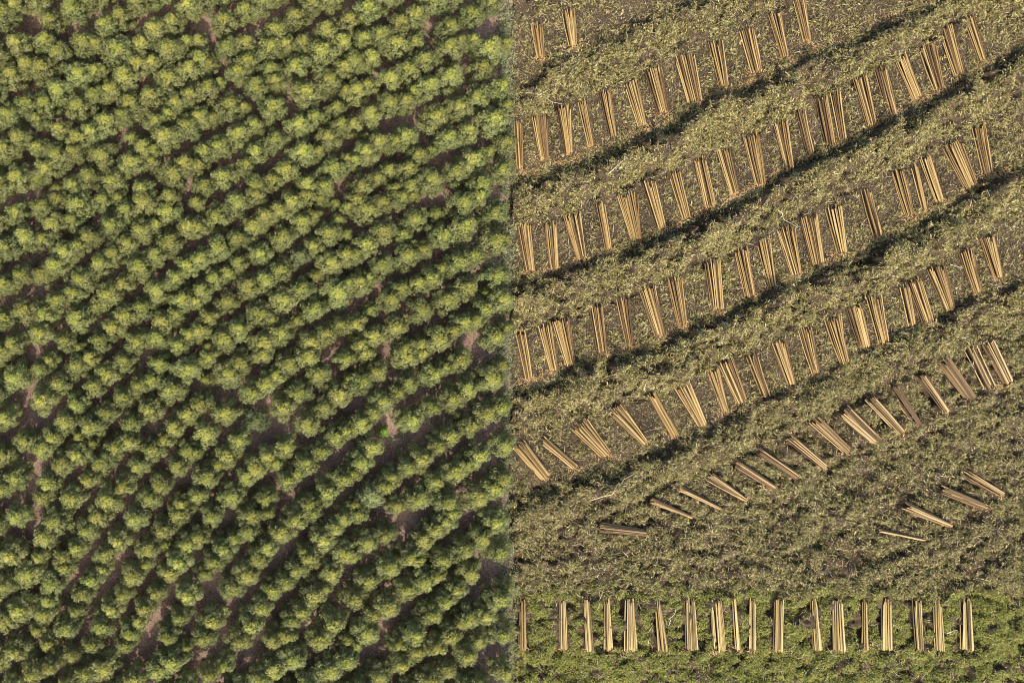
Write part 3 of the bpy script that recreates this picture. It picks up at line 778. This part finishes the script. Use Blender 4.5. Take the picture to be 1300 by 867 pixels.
rg = np.random.default_rng(5)
# brush in the windrows and over the raked lower ground
px, py = scatter(92000, rg)
h = heap(px, py)
patch = vnoise(px, py, 5.5, 90) * 0.45 + vnoise(px, py, 14, 92) * 0.35 + vnoise(px, py, 40, 91) * 0.2
spill = np.zeros(len(px))
for k in range(len(BANDS)):      # brush that has slid into the furrows
    d = band_d(px, py, k)
    spill = np.maximum(spill, ((d > -9) & (d < 5)) * smooth(0.45, 0.6, vnoise(px, py, 9, 130 + k)) * 0.7)
h = np.maximum(h, spill)
ok = (rg.random(len(px)) < h * (0.03 + 0.97 * smooth(0.40, 0.54, patch))) & ~in_pile(px, py, 3.0) & (py < WEED_Y + 4 + 26 * (vnoise(px, py, 16, 98) - 0.5))
px, py, patch = px[ok], py[ok], patch[ok]
tuft_col = pick(PAL_SLASH, len(px), rg, 0.1)
lowland = (smooth(575, 650, py + 0.45 * (px - 650) * 0.7))[:, None]     # the lower ground carries greener, duller brush
low_tint = 1 - lowland * (0.13, 0.12, 0.10)
tuft_col = tuft_col * low_tint
size = rg.uniform(0.18, 0.66, len(px)) * (0.25 + 1.3 * patch)
v, f, c = tufts(rg, px, py, size, 13, lambda k, m: 0.35 * tuft_col[k] + 0.65 * pick(PAL_SLASH, m, rg, 0.25) * low_tint[k], (0.22, 0.62), (0.05, 0.15), 1.7)
link('leaf_and_branch_litter', np_mesh('leaf_and_branch_litter', v, f, M_SLASH, colours=c), kind='stuff', label='heaped leaves and branch tops left by the felling', category='felling litter')

# fine mulch everywhere between
px, py = scatter(215000, rg)
ok = (rg.random(len(px)) < (0.55 + 0.6 * vnoise(px, py, 6, 93)) * (1 - 0.35 * heap(px, py))) & (~in_pile(px, py, 0.0)) & (py < WEED_Y + 10)
px, py = px[ok], py[ok]
n = len(px)
h = heap(px, py)
C = np.stack([gx(px), gy(py), relief(px, py) + rg.uniform(0.01, 0.22, n)], 1)
N = unit(rg.normal(size=(n, 3)) * 0.6 + (0, 0, 1.0))
A = rg.normal(size=(n, 3)) * (1, 1, 0.2)
A = unit(A - N * (A * N).sum(1, keepdims=True))
v, f = blades(C, A, N, rg.uniform(0.14, 0.45, n), rg.uniform(0.05, 0.12, n))
c = np.where((rg.random(n) < h * 0.8)[:, None], pick(PAL_SLASH, n, rg), pick(PAL_MULCH, n, rg))
link('raked_mulch', np_mesh('raked_mulch', v, f, M_SLASH, colours=np.repeat(c, 4, 0)), kind='stuff', label='fine brown mulch of leaves and bark between the log piles', category='mulch')

# dry twigs and thin branches
px, py = scatter(24000, rg)
ok = ~in_pile(px, py, 2.0)
px, py = px[ok], py[ok]
n = len(px)
C = np.stack([gx(px), gy(py), relief(px, py) + rg.uniform(0.05, 0.38, n)], 1)
A = unit(rg.normal(size=(n, 3)) * (1, 1, 0.18))
N = unit(np.cross(A, rg.normal(size=(n, 3)) * 0.3 + np.cross(A, (0, 0, 1.0))))
v, f = blades(C, A, N, rg.uniform(0.4, 1.5, n), rg.uniform(0.025, 0.055, n))
c = pick(np.array([(0.34, 0.27, 0.15), (0.24, 0.17, 0.09), (0.44, 0.37, 0.23), (0.14, 0.09, 0.05), (0.07, 0.05, 0.035)]), n, rg)
link('dry_twigs', np_mesh('dry_twigs', v, f, M_TWIG, colours=np.repeat(c, 4, 0)), kind='stuff', label='thin dry twigs scattered over the cleared ground', category='twigs')

# bark strips and sawn chips at the butt ends and along the lip above each windrow
cx, cy = [], []
for (bt, wb), (tp, _wt) in zip(CHIPS, tops):
    m = 70
    cx.append(bt[0] + rg.normal(size=m) * (wb * 0.5 + 2.0)); cy.append(bt[1] + rg.normal(size=m) * 2.6 + 2.0)
for k in (1, 2, 3):
    x = rg.uniform(652, 1320, 1500)
    xs, ys = zip(*BANDS[k][1])
    cx.append(x); cy.append(np.interp(x, xs, ys) - 9 + rg.normal(size=1500) * 2.5)
px, py = np.concatenate(cx), np.concatenate(cy)
n = len(px)
C = np.stack([gx(px), gy(py), relief(px, py) + rg.uniform(0.03, 0.16, n)], 1)
N = unit(rg.normal(size=(n, 3)) * 0.35 + (0, 0, 1.0))
A = rg.normal(size=(n, 3)) * (1, 1, 0.1)
A = unit(A - N * (A * N).sum(1, keepdims=True))
v, f = blades(C, A, N, rg.uniform(0.15, 0.50, n), rg.uniform(0.05, 0.12, n))
link('bark_strips', np_mesh('bark_strips', v, f, M_TWIG, colours=np.repeat(pick(PAL_CHIP, n, rg), 4, 0)), kind='stuff', label='orange bark strips and chips littering the butt ends of the log piles', category='bark strips')

# dark green scrub regrowing in the furrows
px, py = scatter(60000, rg)
near = np.zeros(len(px), bool)
for k in range(len(BANDS)):
    d = band_d(px, py, k)
    near |= (d > -4) & (d < 9) & (rg.random(len(px)) < smooth(0.32, 0.62, vnoise(px, py, 16, 110 + k)) * (0.5 if k in (0, 4) else 1.0))
ok = near & ~in_pile(px, py, 4.0) & (py < WEED_Y - 20)
px, py = px[ok], py[ok]
gp = np.array([(0.034, 0.048, 0.024), (0.055, 0.066, 0.028), (0.025, 0.036, 0.020), (0.085, 0.085, 0.038)])
v, f, c = tufts(rg, px, py, rg.uniform(0.25, 0.60, len(px)), 20, lambda k, m: pick(gp, m, rg), (0.12, 0.30), (0.06, 0.13), 1.0)
link('furrow_scrub', np_mesh('furrow_scrub', v, f, M_SLASH, colours=c), kind='stuff', label='dark green scrub growing along the furrows below the log piles', category='scrub')

# long bare branches left lying apart
def branch(a, b_, lab, seed, r=0.055):
    rb = np.random.default_rng(seed)
    q = np.linspace(0, 1, 6)
    x, y = a[0] + (b_[0] - a[0]) * q, a[1] + (b_[1] - a[1]) * q
    P = np.stack([gx(x), gy(y), relief(x, y) + 0.42 + 0.1 * q], 1)
    P[1:-1, :2] += rb.normal(size=(4, 2)) * 0.10
    base = P[0].copy()
    P = P - base
    parts = [tube(P, np.linspace(r, r * 0.35, 6), 6)]
    for i in (2, 3, 4):
        t = P[i] - P[i - 1]
        sd = np.array([-t[1], t[0], 0.0]) * rb.choice((-1, 1))
        e_ = P[i] + t * 0.7 + sd * 0.8 + (0, 0, 0.1)
        parts.append(tube([P[i], (P[i] + e_) / 2 + (0, 0, 0.04), e_], [r * 0.45, r * 0.3, r * 0.12], 4))
    v, f = merge(parts)
    me = np_mesh('fallen_branch', v, f, M_TWIG, colours=np.tile((0.55, 0.47, 0.33), (len(v), 1)), smooth_shade=True)
    link('fallen_branch', me, loc=tuple(base), label=lab, category='branch', group='bare branches lying apart from the piles')
branch((658, 117), (712, 134), 'long pale bare branch at the far left of the topmost windrow', 1)
branch((747, 634), (797, 600), 'long brown bare branch lying along the lowest furrow at left', 2)
branch((983, 264), (1010, 290), 'bare branch pointing at the top of a wide fan in the third slanting row', 3)
branch((1211, 425), (1227, 437), 'short pale branch at right between the fourth and lowest slanting rows', 4, 0.045)
branch((1201, 805), (1209, 792), 'short white stick in the green weeds at lower right', 5, 0.06)
branch((847, 793), (857, 771), 'thin pale branch in the green weeds beside a leaning log pile', 6, 0.045)
branch((757, 772), (765, 747), 'pale branch crossing the upper edge of the green weeds at left', 7, 0.045)
branch((761, 226), (784, 207), 'pale branch in the windrow above the second slanting row', 8, 0.045)
branch((1203, 336), (1219, 341), 'small whitish branch beside the last narrow fans of the fourth slanting row', 9, 0.045)

# green weeds along the bottom
px, py = scatter(26000, rg, y0=WEED_Y - 22)
patch = vnoise(px, py, 7, 95) * 0.7 + vnoise(px, py, 34, 96) * 0.3
ok = (rg.random(len(px)) < (0.12 + 0.88 * smooth(0.36, 0.58, patch)) * smooth(WEED_Y - 12, WEED_Y + 12, py + 26 * (vnoise(px, py, 16, 98) - 0.5))) & ~in_pile(px, py, 2.5)
px, py = px[ok], py[ok]
wc = pick(PAL_GREEN, len(px), rg, 0.1)
v, f, c = tufts(rg, px, py, rg.uniform(0.25, 0.55, len(px)), 16, lambda k, m: 0.6 * wc[k] + 0.4 * pick(PAL_GREEN, m, rg), (0.14, 0.32), (0.07, 0.14), 0.9)
link('green_weeds', np_mesh('green_weeds', v, f, M_SLASH, colours=c), kind='stuff', label='green weeds growing between the bottom row of log piles', category='weeds')

# low scrub on the shaded forest floor
rg2 = np.random.default_rng(6)
px = np.concatenate([rg2.uniform(-90, 648, 5200), rg2.uniform(630, 651, 900)])
py = rg2.uniform(-80, 950, 6100)
ok = rg2.random(len(px)) < np.maximum(smooth(0.42, 0.70, vnoise(px, py, 22, 97)), smooth(628, 640, px))
px, py = px[ok], py[ok]
n = len(px)
k = np.repeat(np.arange(n), 22)
m = len(k)
d = unit(rg2.normal(size=(m, 3)) + (0, 0, 0.4)); d[:, 2] = np.abs(d[:, 2])
sz = rg2.uniform(0.4, 1.0, n)
C = np.stack([gx(px)[k], gy(py)[k], floor_z(px, py)[k]], 1) + d * (sz[k] * rg2.uniform(0.4, 1, m))[:, None] * (1, 1, 1.3)
N = unit(d + rg2.normal(size=(m, 3)) * 0.6 + (0, 0, 0.4))
A = rg2.normal(size=(m, 3)); A = unit(A - N * (A * N).sum(1, keepdims=True))
v, f = blades(C, A, N, rg2.uniform(0.2, 0.4, m), rg2.uniform(0.09, 0.17, m))
pal = np.array([(0.17, 0.20, 0.09), (0.21, 0.22, 0.11), (0.13, 0.16, 0.075), (0.24, 0.22, 0.13)])
link('undergrowth', np_mesh('undergrowth', v, f, M_SLASH, colours=np.repeat(pick(pal, m, rg2), 4, 0)), kind='stuff', label='low grey-green scrub on the shaded floor between the tree rows', category='undergrowth')
# fallen leaves and sticks on the forest floor
n = 60000
px, py = rg2.uniform(-90, 650, n), rg2.uniform(-80, 950, n)
C = np.stack([gx(px), gy(py), floor_z(px, py) + rg2.uniform(0.01, 0.10, n)], 1)
N = unit(rg2.normal(size=(n, 3)) * 0.4 + (0, 0, 1.0))
A = rg2.normal(size=(n, 3)) * (1, 1, 0.1); A = unit(A - N * (A * N).sum(1, keepdims=True))
v, f = blades(C, A, N, rg2.uniform(0.12, 0.55, n), rg2.uniform(0.04, 0.10, n))
pal = np.array([(0.26, 0.18, 0.135), (0.18, 0.125, 0.10), (0.38, 0.29, 0.20), (0.10, 0.072, 0.06), (0.20, 0.19, 0.09)])
link('fallen_leaves', np_mesh('fallen_leaves', v, f, M_TWIG, colours=np.repeat(pick(pal, n, rg2), 4, 0)), kind='stuff', label='brown fallen leaves and sticks on the forest floor', category='fallen leaves')
